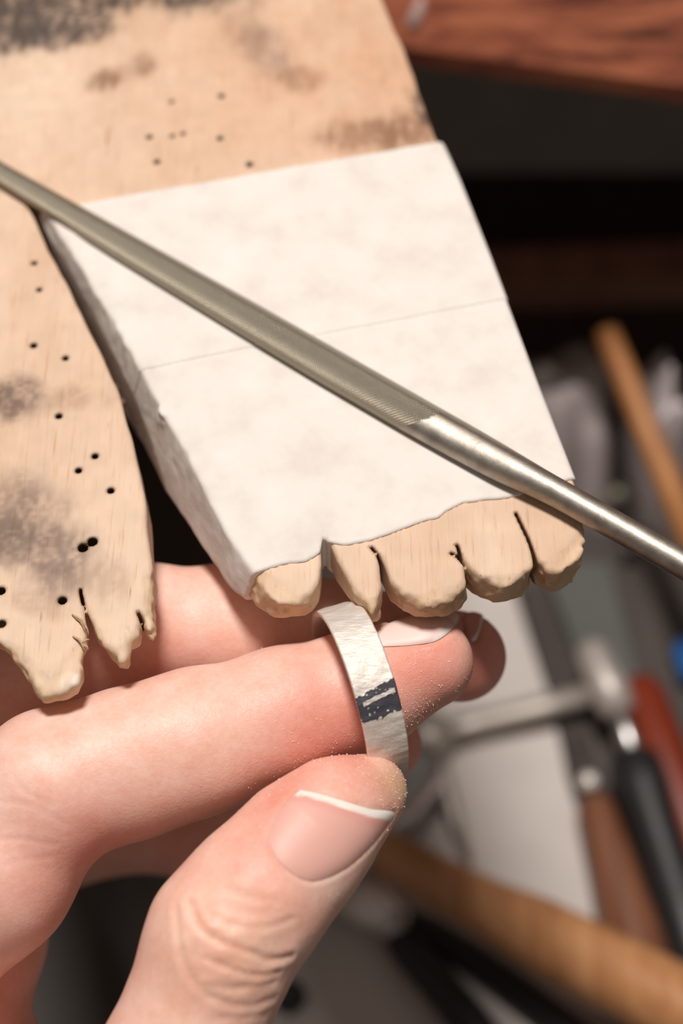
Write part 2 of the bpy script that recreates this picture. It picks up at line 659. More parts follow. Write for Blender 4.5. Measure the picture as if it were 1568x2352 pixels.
vline_px = [(545, 1275), (470, 1112), (392, 965), (338, 866), (254, 715), (166, 570), (62, 436)]
lline_px = [(-60, 400), (50, 452), (80, 496), (110, 570), (150, 640), (200, 740), (240, 820), (272, 890), (292, 960), (306, 1020), (332, 1130), (345, 1270), (350, 1430)]
lline = Z([p[0] for p in lline_px], [p[1] for p in lline_px])[:, :2]
vline = Z([p[0] for p in vline_px], [p[1] for p in vline_px])[:, :2]
slits_px = [((1236, 1300), (1212, 1236), (1184, 1178)), ((1062, 1290), (1050, 1278), (1036, 1270)), ((1058, 1280), (1052, 1258), (1048, 1250)),
            ((874, 1290), (866, 1272), (852, 1256)), ((744, 1230), (742, 1212)), ((190, 1384), (186, 1366), (184, 1352)), ((326, 1420), (316, 1404))]
slits = [Z([p[0] for p in s], [p[1] for p in s])[:, :2] for s in slits_px]
holes = [(78, 604, 7), (90, 665, 7), (77, 793, 9), (150, 822, 8), (135, 955, 9), (218, 1047, 9), (180, 1080, 9), (254, 1126, 9),
         (190, 1257, 13), (212, 1243, 13), (143, 1378, 11), (2, 1356, 11), (3, 1432, 11), (343, 314, 8), (505, 317, 8), (360, 371, 8), (573, 377, 9),
         (394, 233, 6), (508, 220, 8), (396, 312, 6), (420, 306, 6), (160, 500, 7), (-90, 900, 9), (-160, 1100, 9), (-60, 640, 9)]
hole_c = Z([h[0] for h in holes], [h[1] for h in holes])[:, :2]
hole_r = np.array([h[2] for h in holes]) * 0.2 / F * 0.9
# line along the sawn ends, where the wood is rough and worn
ends_px = [(1341, 1230), (1280, 1312), (1140, 1338), (965, 1382), (850, 1390), (680, 1380), (590, 1320)], [(345, 1330), (345, 1448), (280, 1510), (190, 1480), (120, 1590), (20, 1490), (-60, 1570), (-240, 1490)]
ends = [Z([p[0] for p in s], [p[1] for p in s])[:, :2] for s in ends_px]


class Field2:
    __call__ = Grid2.__call__

    def __init__(self, fn, h=0.0002):
        self.lo, self.h = np.array(lo2), h
        self.n = np.ceil((hi2 - lo2) / h).astype(int) + 2
        X, Y = np.meshgrid(np.arange(self.n[0]), np.arange(self.n[1]), indexing='ij')
        self.g = fn(np.stack([X.ravel(), Y.ravel()], -1) * h + self.lo).reshape(self.n)


def hole_sdf(P):
    s = np.full(len(P), 1e9)
    for c, r in zip(hole_c, hole_r):
        s = np.minimum(s, np.hypot(P[:, 0] - c[0], P[:, 1] - c[1]) - r)
    return s


G_V = Field2(lambda P: line_dist(P, vline), 0.0004)
G_L = Field2(lambda P: line_dist(P, lline), 0.0004)
G_E = Field2(lambda P: np.minimum(line_dist(P, ends[0]), line_dist(P, ends[1])), 0.0004)
G_H = Field2(hole_sdf, 0.0001)
G_S = Field2(lambda P: np.min([line_dist(P, l) for l in slits], axis=0), 0.00012)


def pin_bottom(P):
    return -np.minimum(0.0029 + 0.25 * np.maximum(P[:, 1] - Y_END - 0.006, 0), 0.016)


Y_CUT = Z(300, 1010)[1]


def pin_field(P, rough=True):
    d2 = G_PIN(P)
    vd = G_V(P)
    zb = pin_bottom(P)
    d2 = d2 + 0.0032 * np.clip((G_L(P) - vd) / 0.0008 + 0.5, 0, 1) * np.clip(P[:, 2] / 0.012, -1.4, 0) * np.exp(-(vd / 0.006) ** 4)
    d2 = d2 - np.where(vd > G_L(P), 1, 0) * (d2 > -0.008) * 0.0020 * np.clip((P[:, 1] - Y_CUT) / 0.006, -0.15, 1) * np.clip(P[:, 2] / 0.012, -1.4, 0) * np.exp(-(G_L(P) / 0.006) ** 4)
    if rough:
        ed = G_E(P)
        wgt = np.exp(-(ed / 0.0028) ** 2)
        near = (wgt > 0.02) & (np.abs(d2) < 0.004)
        nn = np.zeros(len(P))
        if near.any():
            Q = P[near]
            nn[near] = 0.00030 * vnoise(Q, 0.0017, 3) + 0.00020 * vnoise(Q, 0.0007, 5)
        n2 = np.zeros(len(P)); k2 = np.abs(d2) < 0.002
        n2[k2] = 0.00010 * vnoise(P[k2] * np.array([1, 0.5, 0.5]), 0.0016, 8)
        d2 = d2 + nn * wgt + n2
        top = P[:, 2] + 0.0004 * np.exp(-(ed / 0.0009) ** 2) + nn * 0.35 * wgt
    else:
        top = P[:, 2]
    d = smax(smax(d2, top, 0.0008), zb - P[:, 2], 0.0010)
    if rough:
        m = (P[:, 2] > -0.006) & (d < 0.002)
        if m.any():
            Q = P[m]; s = G_H(Q)
            s = np.maximum(s, -0.0022 - Q[:, 2])
            d[m] = smax(d[m], -s, 0.00025)
        Q = P[np.abs(d) < 0.003]
        if len(Q):
            s = G_S(Q) - 0.00018
            k = np.abs(d) < 0.003
            d[k] = np.maximum(d[k], -s)
    return d


V, Q = surface(pin_field, (lo2[0], lo2[1], -0.019), (hi2[0], hi2[1], 0.003), 0.0003)
me = np_mesh('bench_pin', V, Q)


def gauss_px(V, px, py, rx, ry, rot=0.0):
    """a soft blob drawn on the level of the pin's top, radii in metres"""
    c = Z(px, py)[:2]
    d = V[:, :2] - c
    x = d[:, 0] * math.cos(rot) + d[:, 1] * math.sin(rot)
    y = -d[:, 0] * math.sin(rot) + d[:, 1] * math.cos(rot)
    return np.exp(-((x / rx) ** 2 + (y / ry) ** 2))


wood = np.array(lin(229, 204, 182)[:3]); pink = np.array(lin(224, 184, 156)[:3])
soot = np.array(lin(86, 76, 70)[:3]); brown = np.array(lin(150, 112, 86)[:3]); grey = np.array(lin(142, 122, 112)[:3]); darkh = np.array(lin(88, 70, 50)[:3])
n1 = vnoise(V, 0.004, 21); n2 = vnoise(V, 0.0016, 22); n3 = vnoise(V * np.array([1, .4, 1]), 0.0008, 23)
C = wood * np.ones((len(V), 1))
mm = 0.001


def stain(C, colr, w):
    w = np.clip(w, 0, 1)[:, None]
    return C * (1 - w) + colr * w


C = stain(C, pink, 0.9 * gauss_px(V, 800, 170, 26 * mm, 22 * mm) * (0.8 + 0.4 * n1))
n4 = vnoise(V, 0.0005, 24)
jit = 0.55 * n1 + 0.45 * n2 + 0.3 * n3


def blot(C, colr, px, py, rx, ry, rot=0.0, amt=1.0, edge=2.2):
    g = gauss_px(V, px, py, rx * mm, ry * mm, rot)
    w = np.clip((g - 0.36 + 0.22 * jit) * edge + 0.2, 0, 1) * np.clip(0.86 + 0.35 * n3 + 0.3 * n4, 0, 1)
    return stain(C, colr, amt * w)


C = blot(C, brown, 120, 30, 15, 9, 0.05, 0.5)
C = blot(C, soot, 100, 20, 13.5, 8.5, 0.05, 1.0, 3.0)
C = blot(C, soot, 20, 70, 9, 6.0, 0.1, 0.9, 2.6)
C = blot(C, soot, 420, -30, 12, 6.0, -0.05, 0.95, 2.4)
C = blot(C, soot, -160, -20, 14, 9.0, 0, 0.9)
C = blot(C, brown, 240, 185, 2.6, 2.6, 0, 0.75)
C = blot(C, brown, 330, 145, 2.2, 2.8, 0, 0.75)
C = blot(C, brown, 265, 175, 5.5, 2.2, 0.4, 0.4)
C = blot(C, grey, 610, 110, 3.5, 7.0, 0.4, 0.55)
C = blot(C, brown, 690, 180, 3.8, 3.0, 0, 0.55)
C = blot(C, brown, 560, 60, 4, 6, 0.2, 0.3)
C = blot(C, brown, 850, 310, 8, 3.5, 0, 0.7)
C = blot(C, brown, 940, 300, 6, 4.5, 0.3, 0.7)
C = blot(C, soot, 972, 250, 1.7, 4.5, 0.35, 0.75)
C = blot(C, grey, 25, 910, 5.2, 4.3, 0.0, 0.95, 2.4)
C = blot(C, soot, 0, 915, 3.8, 2.4, 0.0, 0.35, 2.0)
C = blot(C, brown, 165, 915, 3.0, 2.6, 0.0, 0.45)
C = blot(C, brown, 265, 910, 2.5, 2.6, 0.0, 0.25)
C = blot(C, grey, 30, 1190, 6.5, 6.5, 0.3, 0.85, 1.8)
C = blot(C, grey, 120, 1265, 6.5, 5.0, -0.35, 0.9, 1.8)
C = blot(C, grey, 140, 1330, 4.5, 3.5, 0.0, 0.6, 1.6)
C = blot(C, soot, -10, 1240, 5, 4, 0.0, 0.4)
C = blot(C, brown, 250, 1330, 3.0, 4.0, 0.0, 0.35)
C = blot(C, brown, 90, 1390, 4.5, 2.2, -0.3, 0.35)
C = blot(C, np.array(lin(244, 236, 226)[:3]), 165, 1560, 1.6, 1.2, 0.6, 0.9, 3)
for c, r in zip(hole_c, hole_r):
    d = np.hypot(V[:, 0] - c[0], V[:, 1] - c[1])
    C = stain(C, darkh, np.exp(-(np.maximum(d - r, 0) / 0.00018) ** 2) * np.clip(0.55 + (-V[:, 2]) / 0.0006, 0, 1) * (V[:, 2] > -0.007))
endw = np.array(lin(226, 198, 160)[:3])
ed = np.minimum(line_dist(V[:, :2], ends[0]), line_dist(V[:, :2], ends[1]))
C = stain(C, endw, 0.7 * np.clip(-V[:, 2] / 0.001, 0, 1) * np.exp(-(ed / 0.004) ** 2))
for l in slits:
    C = stain(C, brown, 0.8 * np.exp(-(np.maximum(line_dist(V[:, :2], l) - 0.0002, 0) / 0.0001) ** 2))
C = np.clip(C * (1 + 0.05 * n2[:, None]), 0.005, 0.97)
colour_attr(me, 'stain', C)
pin = link_mesh('bench_pin', me, M_PIN)
tag(pin, 'worn beech bench pin with a notch, jagged sawn end, soot stains and drill holes', 'bench pin')

# masking tape wrapped round the right prong: two overlapping strips
prong_px = [(215, 465), (1012, 330), (1018, 345), (1050, 415), (1080, 490), (1120, 590), (1160, 695), (1196, 790), (1230, 880), (1275, 995), (1318, 1105), (1340, 1180), (1345, 1300),
            (575, 1400), (545, 1255), (508, 1190), (470, 1112), (432, 1040), (392, 965), (366, 920), (338, 866), (296, 790), (254, 715), (210, 640), (166, 570), (128, 512), (96, 470), (62, 436)]
upper_top = Z([-400, 215, 420, 620, 820, 1012, 1700], [575, 466, 432, 396, 362, 330, 215])[:, :2]
seam = Z([-400, 330, 400, 560, 760, 960, 1160, 1700], [1000, 856, 838, 806, 768, 730, 692, 590])[:, :2]
low_px = [(-200, 1440), (420, 1346), (566, 1322), (640, 1303), (700, 1291), (732, 1270), (742, 1236), (752, 1246), (790, 1256), (880, 1236), (916, 1222), (952, 1207), (1002, 1190), (1036, 1168), (1060, 1157), (1110, 1148), (1160, 1147), (1210, 1131), (1330, 1098), (1700, 1020)]
low = Z([p[0] for p in low_px], [p[1] for p in low_px])[:, :2]
g_lo, g_hi = Z(-60, 1420)[:2], Z(1450, 300)[:2]
g_lo = np.array([Z(-20, 420)[0] - 0.006, Z(600, 1345)[1] - 0.001])
g_hi = np.array([Z(1345, 1100)[0] + 0.004, Z(1012, 325)[1] + 0.002])


class Lines2:
    def __init__(self, fn, h=0.00025):
        self.lo, self.h = g_lo - 0.004, h
        self.n = np.ceil((g_hi + 0.004 - self.lo) / h).astype(int) + 2
        X, Y = np.meshgrid(np.arange(self.n[0]), np.arange(self.n[1]), indexing='ij')
        self.g = fn(np.stack([X.ravel(), Y.ravel()], -1) * h + self.lo).reshape(self.n)
    __call__ = Grid2.__call__


jag = lambda P, a, s, k: a * vnoise(np.c_[P, 0 * P[:, :1]], s, k)
far = np.array([[0.5, 0.8], [-0.5, 0.8]])
above = lambda P, line: -poly_sdf(P, np.vstack([line, far]))
L_top = Lines2(lambda P: above(P, upper_top) + jag(P, 0.00012, 0.003, 31))       # positive above the line
L_seam = Lines2(lambda P: above(P, seam) + jag(P, 0.00008, 0.004, 32))
L_low = Lines2(lambda P: above(P, low) + jag(P, 0.00018, 0.0016, 33))
def tape_base(P):
    d2 = G_PIN(P)
    vd = G_V(P)
    d2 = d2 + 0.0032 * np.clip((G_L(P) - vd) / 0.0008 + 0.5, 0, 1) * np.clip(P[:, 2] / 0.012, -1.4, 0) * np.exp(-(vd / 0.006) ** 4)
    d = smax(smax(d2, P[:, 2], 0.0008), pin_bottom(P) - P[:, 2], 0.0014)
    # loose wrinkles where the strip turns over the edge of the notch
    w_ = np.exp(-(vd / 0.0022) ** 2)
    return d - w_ * (0.00022 + 0.00022 * vnoise(P * np.array([1, 1, 0.7]), 0.0032, 41) + 0.0001 * vnoise(P, 0.0012, 42))


fold_c = Z(372, 952)
fold2 = Z(345, 940, -0.004)


def tape_lower(P):
    d = tape_base(P) - 0.00034
    # a torn crumple standing off the edge
    q = np.linalg.norm((P - fold_c) * np.array([1.0, 1.7, 1.0]), axis=1)
    d = d - 0.0011 * np.exp(-(q / 0.0014) ** 2) * (0.7 + 0.9 * vnoise(P, 0.0009, 44))
    band = np.maximum(-L_low(P), L_seam(P) - 0.0035)
    return np.maximum(np.maximum(d, band), (G_V(P) - G_L(P)) * 0.5)


def tape_upper(P):
    d = tape_base(P) - 0.00046
    band = np.maximum(-L_seam(P), L_top(P))
    return np.maximum(np.maximum(d, band), (G_V(P) - G_L(P)) * 0.5)


for nm, fn in (('masking_tape', tape_upper), ('masking_tape', tape_lower)):
    V, Q = surface(fn, (g_lo[0], g_lo[1], -0.0185), (g_hi[0], g_hi[1], 0.0022), 0.0003)
    o = link_mesh(nm, np_mesh(nm, V, Q), M_TAPE, pin)
    o['label'] = 'white masking tape, strip nearer the bench' if fn is tape_upper else 'white masking tape, strip nearer the sawn end'

# splinters on the left prong
M_SPL = plain('splinter_wood', (196, 164, 130), 0.7)
for (x0, y0, x1, y1, h) in ((166, 1412, 200, 1446, 1.2), (170, 1416, 196, 1452, 0.5), (186, 1478, 206, 1470, 0.6), (188, 1484, 203, 1494, 0.2), (168, 1462, 192, 1490, 0.8), (184, 1430, 204, 1458, 0.3), (180, 1420, 190, 1440, 0.9)):
    p, q = Z(x0, y0, 0.0001), Z(x1, y1, h * mm * 0.5)
    mid = (p + q) / 2 + np.array([0.0002, 0.0001, 0.0003])
    V, Fs = tube(spline([p, mid, q], 3), [0.00012, 0.00014, 0.00013, 0.00011, 0.00009, 0.00006, 0.00003], 6)
    link_mesh('splinter', py_mesh('splinter', V, Fs, True), M_SPL, pin)

# ================================================================== HALF-ROUND FILE
ax_px = [(-260, 246), (-40, 372), (0, 396), (280, 562), (560, 725), (760, 842), (960, 957), (1080, 1024), (1165, 1072), (1230, 1106), (1290, 1138), (1430, 1217), (1568, 1296), (1800, 1430), (2100, 1600)]
zc = [0.9, 1.0, 1.0, 1.2, 1.3, 1.35, 1.4, 1.5, 1.8, 2.0, 2.0, 2.0, 2.0, 2.0, 2.0]
wd = [0.5, 1.55, 1.62, 2.15, 2.52, 2.66, 2.68, 2.60, 2.30, 1.82, 1.70, 1.68, 1.68, 1.7, 1.7]     # half width in mm
rd = [0, 0, 0, 0, 0, 0, 0, 0.05, 0.45, 0.95, 1, 1, 1, 1, 1]                                       # 0 half-round, 1 round
P3 = np.array([Z(x, y, z * mm) for (x, y), z in zip(ax_px, zc)])
tt = np.arange(len(P3), dtype=float)
NS, NK = 420, 48
dist_ = np.r_[0, np.cumsum(np.linalg.norm(np.diff(P3, axis=0), axis=1))]
ss = np.linspace(0, dist_[-1], NS)
AX = np.stack([np.interp(ss, dist_, P3[:, k]) for k in range(3)], -1)
for _ in range(6): AX[1:-1] = (AX[:-2] + 2 * AX[1:-1] + AX[2:]) / 4
smooth1 = lambda v: np.convolve(np.r_[[v[0]] * 6, v, [v[-1]] * 6], np.ones(13) / 13, 'valid')
WD = smooth1(np.interp(ss, dist_, wd)) * mm
RD = smooth1(np.interp(ss, dist_, rd))
V, cutv, par = [], [], []
s_cut = np.interp(6, tt, dist_)
for i in range(NS):
    t = AX[min(i + 1, NS - 1)] - AX[max(i - 1, 0)]
    t, u, v = frame_of(t)
    zb = -min(1.0 * mm, WD[i] * 0.62)
    for k in range(NK):
        a = 2 * math.pi * k / NK
        x, y = math.cos(a), math.sin(a)
        if y > 0:                                              # domed back above, flat below
            q = (x + 0.15) / (1.15 if x > -0.15 else 0.85)
            yh = 0.74 * (math.sqrt(max(0.0, 1 - abs(q) ** 2.3)) if q > 0 else 1 - abs(q) ** 1.5)
        else:
            yh = max(y * 0.60, -0.42)
        V.append(AX[i] + WD[i] * (x * u + (yh * (1 - RD[i]) + y * RD[i]) * v))
        edge = s_cut + 0.0022 * math.sin(a) - 0.001 * math.cos(a)
        cutv.append(1.0 if ss[i] < edge else 0.0)
        par.append((ss[i], a * WD[i], 0))
Fs = []
for i in range(NS - 1):
    for k in range(NK):
        a, b = i * NK + k, i * NK + (k + 1) % NK
        Fs.append((a, b, b + NK, a + NK))
Fs.append(tuple(range(NK))[::-1]); Fs.append(tuple(range((NS - 1) * NK, NS * NK)))
me = py_mesh('file', V, Fs, True)
value_attr(me, 'cut', np.array(cutv))
colour_attr(me, 'along', np.array(par))
mf_.t.links  # teeth of the file: two crossing rows of fine cuts, taken along the blade
sep = mf_.node('ShaderNodeSeparateColor')
mf_.link(mf_.attr('along'), sep.inputs[0])


def rows(k, period):
    x = mf_.math('ADD', sep.outputs[0], mf_.math('MULTIPLY', sep.outputs[1], k))
    return mf_.math('SINE', mf_.math('MULTIPLY', x, 2 * math.pi / period))


teeth = mf_.math('ADD', rows(0.75, 0.00034), mf_.math('MULTIPLY', rows(-0.9, 0.00045), 0.6))
teeth = mf_.math('MULTIPLY', teeth, cut)
mf_.bump(teeth, 0.00005, 0.7)
mf_.bump(mf_.noise(3000, None, 4), 0.00004, 0.4)
mf_.link(mf_.ramp(cut, [(0.0, 0.5), (1.0, 0.42)]), mf_.b.inputs['Roughness'])
M_FILE = mf_.m
o = link_mesh('metal_file', me, M_FILE)
tag(o, 'grey steel half-round needle file lying across the white tape', 'file')

# ================================================================== HAND
px2m = lambda r, d: r * d / F
R_ = lambda p: (W(p[0], p[1], p[2]), px2m(p[3], p[2]))
chains = {
    'index': [(-420, 2400, .203, 215), (-250, 2230, .2, 190), (-20, 2010, .1975, 180), (120, 1806, .1975, 168), (300, 1752, .1995, 163), (450, 1704, .2012, 159), (650, 1642, .2032, 146), (830, 1588, .2047, 131), (975, 1521, .2055, 110)],
    'middle': [(-480, 2360, .222, 200), (-280, 2060, .217, 175), (-60, 1650, .215, 155), (120, 1535, .2155, 150), (330, 1445, .216, 139), (540, 1440, .217, 137), (760, 1462, .218, 118), (920, 1488, .2185, 113), (1058, 1508, .219, 104)],
    'ring_f': [(-300, 2560, .222, 170), (-110, 2330, .215, 160), (-66, 2160, .217, 160), (-10, 1900, .233, 150), (150, 1680, .236, 140), (450, 1650, .236, 128), (700, 1690, .232, 108), (888, 1708, .2275, 82)],
    'little': [(-420, 2700, .250, 160), (-100, 2400, .250, 140), (-50, 1950, .258, 150), (300, 1850, .256, 140), (520, 1930, .252, 110)],
    'thumb': [(60, 3200, .2, 300), (250, 2850, .190, 225), (390, 2490, .187, 178), (515, 2150, .1875, 168), (600, 2045, .1885, 158), (700, 1935, .1912, 143), (775, 1862, .1934, 112), (852, 1817, .1956, 83)],
}
fingers = {k: [R_(p) for p in v] for k, v in chains.items()}
palm = [(R_(a), R_(b)) for a, b in (
    ((-420, 2420, .212, 230), (-120, 3200, .215, 300)), ((-430, 2560, .228, 230), (-200, 3200, .222, 300)),
    ((-430, 2700, .240, 200), (-300, 3200, .23, 280)), ((60, 3100, .205, 300), (-150, 3300, .212, 330)),
    ((150, 2640, .203, 190), (60, 3100, .205, 300)), ((-100, 2620, .228, 200), (100, 2560, .212, 165)),
        ((-200, 3300, .212, 360), (-300, 4300, .222, 420)))]


def chain_field(P, ch, k=0.0030):
    d = None
    for (a, ra), (b, rb) in zip(ch[:-1], ch[1:]):
        q = cone(P, a, b, ra, rb)
        d = q if d is None else smin(d, q, k)
    return d


def hand_raw(P):
    pal = None
    for (a, ra), (b, rb) in palm:
        q = cone(P, a, b, ra, rb)
        pal = q if pal is None else smin(pal, q, 0.008)
    out = None
    for nme, ch in fingers.items():
        d = chain_field(P, ch)
        d = smin(d, pal, 0.006)
        out = d if out is None else smin(out, d, 0.0002)
    return out


extra_c = [R_(p) for p in ()]


def hand_field(P):
    return hand_raw(P) + 0.00012 * vnoise(P, 0.009, 51)


def march(px, py, f=hand_field, t0=0.15):
    """where the sight line meets the hand; a line that misses takes the nearest point of the surface"""
    r = ray(px, py)
    L = np.linalg.norm(r, axis=1)
    t = np.full(len(r), t0)
    best, bt = np.full(len(r), 1e9), t.copy()
    for _ in range(70):
        d = f(CAM + r * t[:, None])
        m = np.abs(d) < best
        best = np.where(m, np.abs(d), best); bt = np.where(m, t, bt)
        t = t + np.clip(d / L, -0.002, 0.02) * 0.9
    P = CAM + r * bt[:, None]
    for _ in range(3):
        f0 = f(P); g = gradient(f, P, f0=f0)
        P = P - g * (f0 / np.maximum((g * g).sum(1), 0.2))[:, None]
    return P


bb_lo = np.array([W(-900, 2400, .23)[0], 0.0, -0.10]); 
allp = np.array([p for ch in fingers.values() for p, r in ch] + [x[0] for s in palm for x in s])
bb_lo, bb_hi = allp.min(0) - 0.026, allp.max(0) + 0.012
V, Q = surface(hand_field, bb_lo, bb_hi, 0.00042, 1)
g = gradient(hand_field, V); Nn = g / np.maximum(np.linalg.norm(g, axis=1), 1e-6)[:, None]

# skin creases and folds: (points, depth mm, half width mm)
creases = [
    ([(402, 2085), (406, 2120), (412, 2165), (418, 2205), (450, 2262), (510, 2302), (574, 2312), (630, 2292)], .20, .42),
    ([(434, 2074), (459, 2131), (510, 2165), (574, 2189), (620, 2206), (668, 2196)], .34, .40),
    ([(472, 2202), (542, 2230), (600, 2242), (640, 2232)], .24, .34),
    ([(485, 2106), (549, 2128), (612, 2130), (672, 2112)], .16, .34),
    ([(447, 2046), (510, 2042), (574, 2061), (638, 2068)], .10, .4),
    ([(470, 2262), (520, 2270), (580, 2268), (632, 2255)], .12, .34),
    ([(520, 2190), (560, 2212), (620, 2222)], .10, .3),
    ([(500, 2340), (560, 2336), (610, 2330)], .10, .4),
    ([(0, 1842), (60, 1846), (110, 1868), (150, 1896)], .08, .3),
    ([(30, 1780), (60, 1820), (120, 1850)], .08, .3),
    ([(0, 1930), (50, 1928), (130, 1940)], .08, .3),
    ([(10, 1990), (60, 1975), (120, 1970)], .06, .3),
]
nails = {
    'thumb': dict(line=[(690, 1814), (730, 1822), (790, 1840), (850, 1858), (905, 1866), (890, 1895), (850, 1945), (800, 1990), (750, 2016), (712, 2022), (676, 2008), (644, 1980), (618, 1938), (618, 1915), (632, 1880), (660, 1840)],
                  tip=[(690, 1814), (730, 1822), (790, 1840), (850, 1858), (905, 1866)], tw=0.0011),
    'index': dict(line=[(845, 1462), (870, 1442), (920, 1420), (980, 1406), (1030, 1404), (1052, 1412), (1050, 1430), (1030, 1452), (1000, 1472), (960, 1480), (900, 1484), (855, 1482)],
                  tip=[(1054, 1412), (1050, 1432), (1030, 1456), (1004, 1474)], tw=0.0007),
    'middle': dict(line=[(1062, 1422), (1080, 1404), (1108, 1402), (1111, 1412), (1104, 1440), (1092, 1470), (1075, 1470)],
                   tip=[(1111, 1402), (1108, 1430), (1094, 1472)], tw=0.0007),
}
for nme, nd in nails.items():
    l = np.array(nd['line'], float)
    creases.append((list(map(tuple, np.vstack([l, l[:1]]))), .22, .30))
disp = np.zeros(len(V))
for pts, dep, wid in creases:
    s = spline(pts, 4)
    L3 = march(s[:, 0], s[:, 1])
    lo_, hi_ = L3.min(0) - 0.003, L3.max(0) + 0.003
    m = ((V > lo_) & (V < hi_)).all(1)
    d = line_dist(V[m], L3)
    disp[m] -= 0.7 * dep * mm * (np.exp(-(d / (wid * mm)) ** 2) - 0.35 * np.exp(-((d - 2.0 * wid * mm) / (1.0 * wid * mm)) ** 2))
kn = W(540, 2180, .182)
wk = np.exp(-((np.linalg.norm(V - kn, axis=1)) / 0.0085) ** 2)
m = wk > 0.02
qk = V[m] @ np.array([[0.80, 0.6, 0], [-0.6, 0.8, 0], [0, 0, 1.0]]).T
disp[m] += wk[m] * (0.00013 * vnoise(qk * np.array([0.35, 1, 1]), 0.0012, 61) + 0.00012 * vnoise(qk, 0.0022, 62))
V = V + Nn * disp[:, None]

# complexion: warm pink with redder tips and joints
tone = np.array(lin(250, 210, 194)[:3]) * np.ones((len(V), 1))
red = np.array(lin(232, 134, 116)[:3]); tan = np.array(lin(240, 190, 158)[:3]); pale = np.array(lin(246, 208, 190)[:3])


def flush(px, py, d, r, amt, colr=red):
    global tone
    w_ = np.clip(amt * np.exp(-(np.linalg.norm(V - W(px, py, d), axis=1) / (r * mm)) ** 2), 0, 1)[:, None]
    tone = tone * (1 - w_) + colr * w_


flush(730, 1660, .1975, 6.5, .60)
flush(990, 1540, .199, 7, .65)
flush(1090, 1520, .214, 7, .7)
flush(900, 1715, .223, 6, .6)
flush(640, 1800, .187, 5, .55)
flush(600, 1960, .183, 5, .42)
flush(800, 1810, .192, 4.5, .5)
flush(220, 1930, .192, 5, .45)
flush(150, 2060, .19, 7, .30)
flush(350, 1520, .21, 7, .25)
flush(30, 2230, .205, 9, .55)
flush(520, 2200, .179, 8, .5, tan)
flush(905, 1800, .193, 2.6, .75, np.array(lin(206, 172, 130)[:3]))
flush(300, 1720, .19, 8, .4, pale)
me = np_mesh('person_hand', V, Q)
colour_attr(me, 'tone', tone)
hand = link_mesh('hand', me, M_SKIN)
tag(hand, 'bare hand of a person, thumb and fingers pinching the silver ring under the pin', 'hand')
HV, HN = V, Nn

# nails
for nme, nd in nails.items():
    out = spline(np.vstack([nd['line'], nd['line'][:1]]), 6)[:-1]
    c = out.mean(0)
    ns = 16
    fr = (np.arange(1, ns + 1) / ns)
    pts = np.vstack([[c]] + [c + s * (out - c) for s in fr])
    fr_all = np.r_[0.0, np.repeat(fr, len(out))]
    P = march(pts[:, 0], pts[:, 1])
    gg = gradient(hand_raw, P); gn = gg / np.linalg.norm(gg, axis=1)[:, None]
    P = P + gn * (0.00034 * (1 - fr_all ** 6) - 0.00002)[:, None]
    n = len(out)
    Fs = [(0, 1 + k, 1 + (k + 1) % n) for k in range(n)]
    for i in range(ns - 1):
        for k in range(n):
            a, b = 1 + i * n + k, 1 + i * n + (k + 1) % n
            Fs.append((a, a + n, b + n, b))
    me = py_mesh('fingernail', P, Fs, True)
    tl = np.array(nd['tip'], float); T3 = march(tl[:, 0], tl[:, 1])
    w_ = np.clip((nd['tw'] - line_dist(P, T3)) / 0.00018, 0, 1)[:, None]
    plate = np.array(lin(232, 178, 164)[:3]); rosy = np.array(lin(226, 150, 138)[:3]); white = np.array(lin(246, 238, 228)[:3])
    near = np.clip((nd['tw'] + 0.0012 - line_dist(P, T3)) / 0.0012, 0, 1)[:, None]
    base = plate * (1 - 0.6 * near) + rosy * 0.6 * near
    if nme == 'index': base = base * 0.5 + 0.5 * np.array(lin(255, 244, 238)[:3])
    colour_attr(me, 'tone', base * (1 - w_) + white * w_)
    o = link_mesh('fingernail', me, M_NAIL, hand)

# ================================================================== RING
rc = W(824, 1590, .2025)
axis = W(1080, 1515, .2054) - W(596, 1657, .2004)
axis /= np.linalg.norm(axis)
upv = W(800, 1385, .2025) - W(880, 1790, .2025)
upv -= axis * (upv @ axis); upv /= np.linalg.norm(upv)
side = np.cross(axis, upv)                       # towards the viewer or away
if side @ (CAM - rc) < 0: side = -side
RO, RI, HW = 0.01045, 0.00970, 0.00240
NT, prof = 900, []
for k in range(41): prof.append((-HW + 2 * HW * k / 40, RO - (0.00010 if k in (0, 40) else 0)))
prof += [(HW, RO - 0.0004), (HW - 0.0001, RI + 0.0001)]
for k in range(7): prof.append((HW - 0.0002 - (2 * HW - 0.0004) * k / 6, RI))
prof += [(-HW + 0.0001, RI + 0.0001), (-HW, RO - 0.0004)]
NP = len(prof)
th = np.linspace(0, 2 * math.pi, NT, endpoint=False)
PA = np.array(prof)
T, K = np.meshgrid(th, np.arange(NP), indexing='ij')
A = PA[K, 0]; Rr = PA[K, 1]
Pl = np.stack([T.ravel() * RO, A.ravel(), 0 * T.ravel()], -1)
outer = (PA[K.ravel(), 1] > RO - 0.0003)
rn = (0.00007 * vnoise(Pl, 0.0012, 71) + 0.00005 * vnoise(Pl * np.array([1, .35, 1]), 0.0006, 72)) * outer
Rv = Rr.ravel() + rn
V = rc + axis * A.ravel()[:, None] + Rv[:, None] * (np.cos(T.ravel())[:, None] * side + np.sin(T.ravel())[:, None] * upv)
idx = np.arange(NT * NP).reshape(NT, NP)
a = idx; b = np.roll(idx, -1, 0); c = np.roll(b, -1, 1); d = np.roll(a, -1, 1)
Q = np.stack([a, d, c, b], -1).reshape(-1, 4)
me = np_mesh('ring', V, Q)
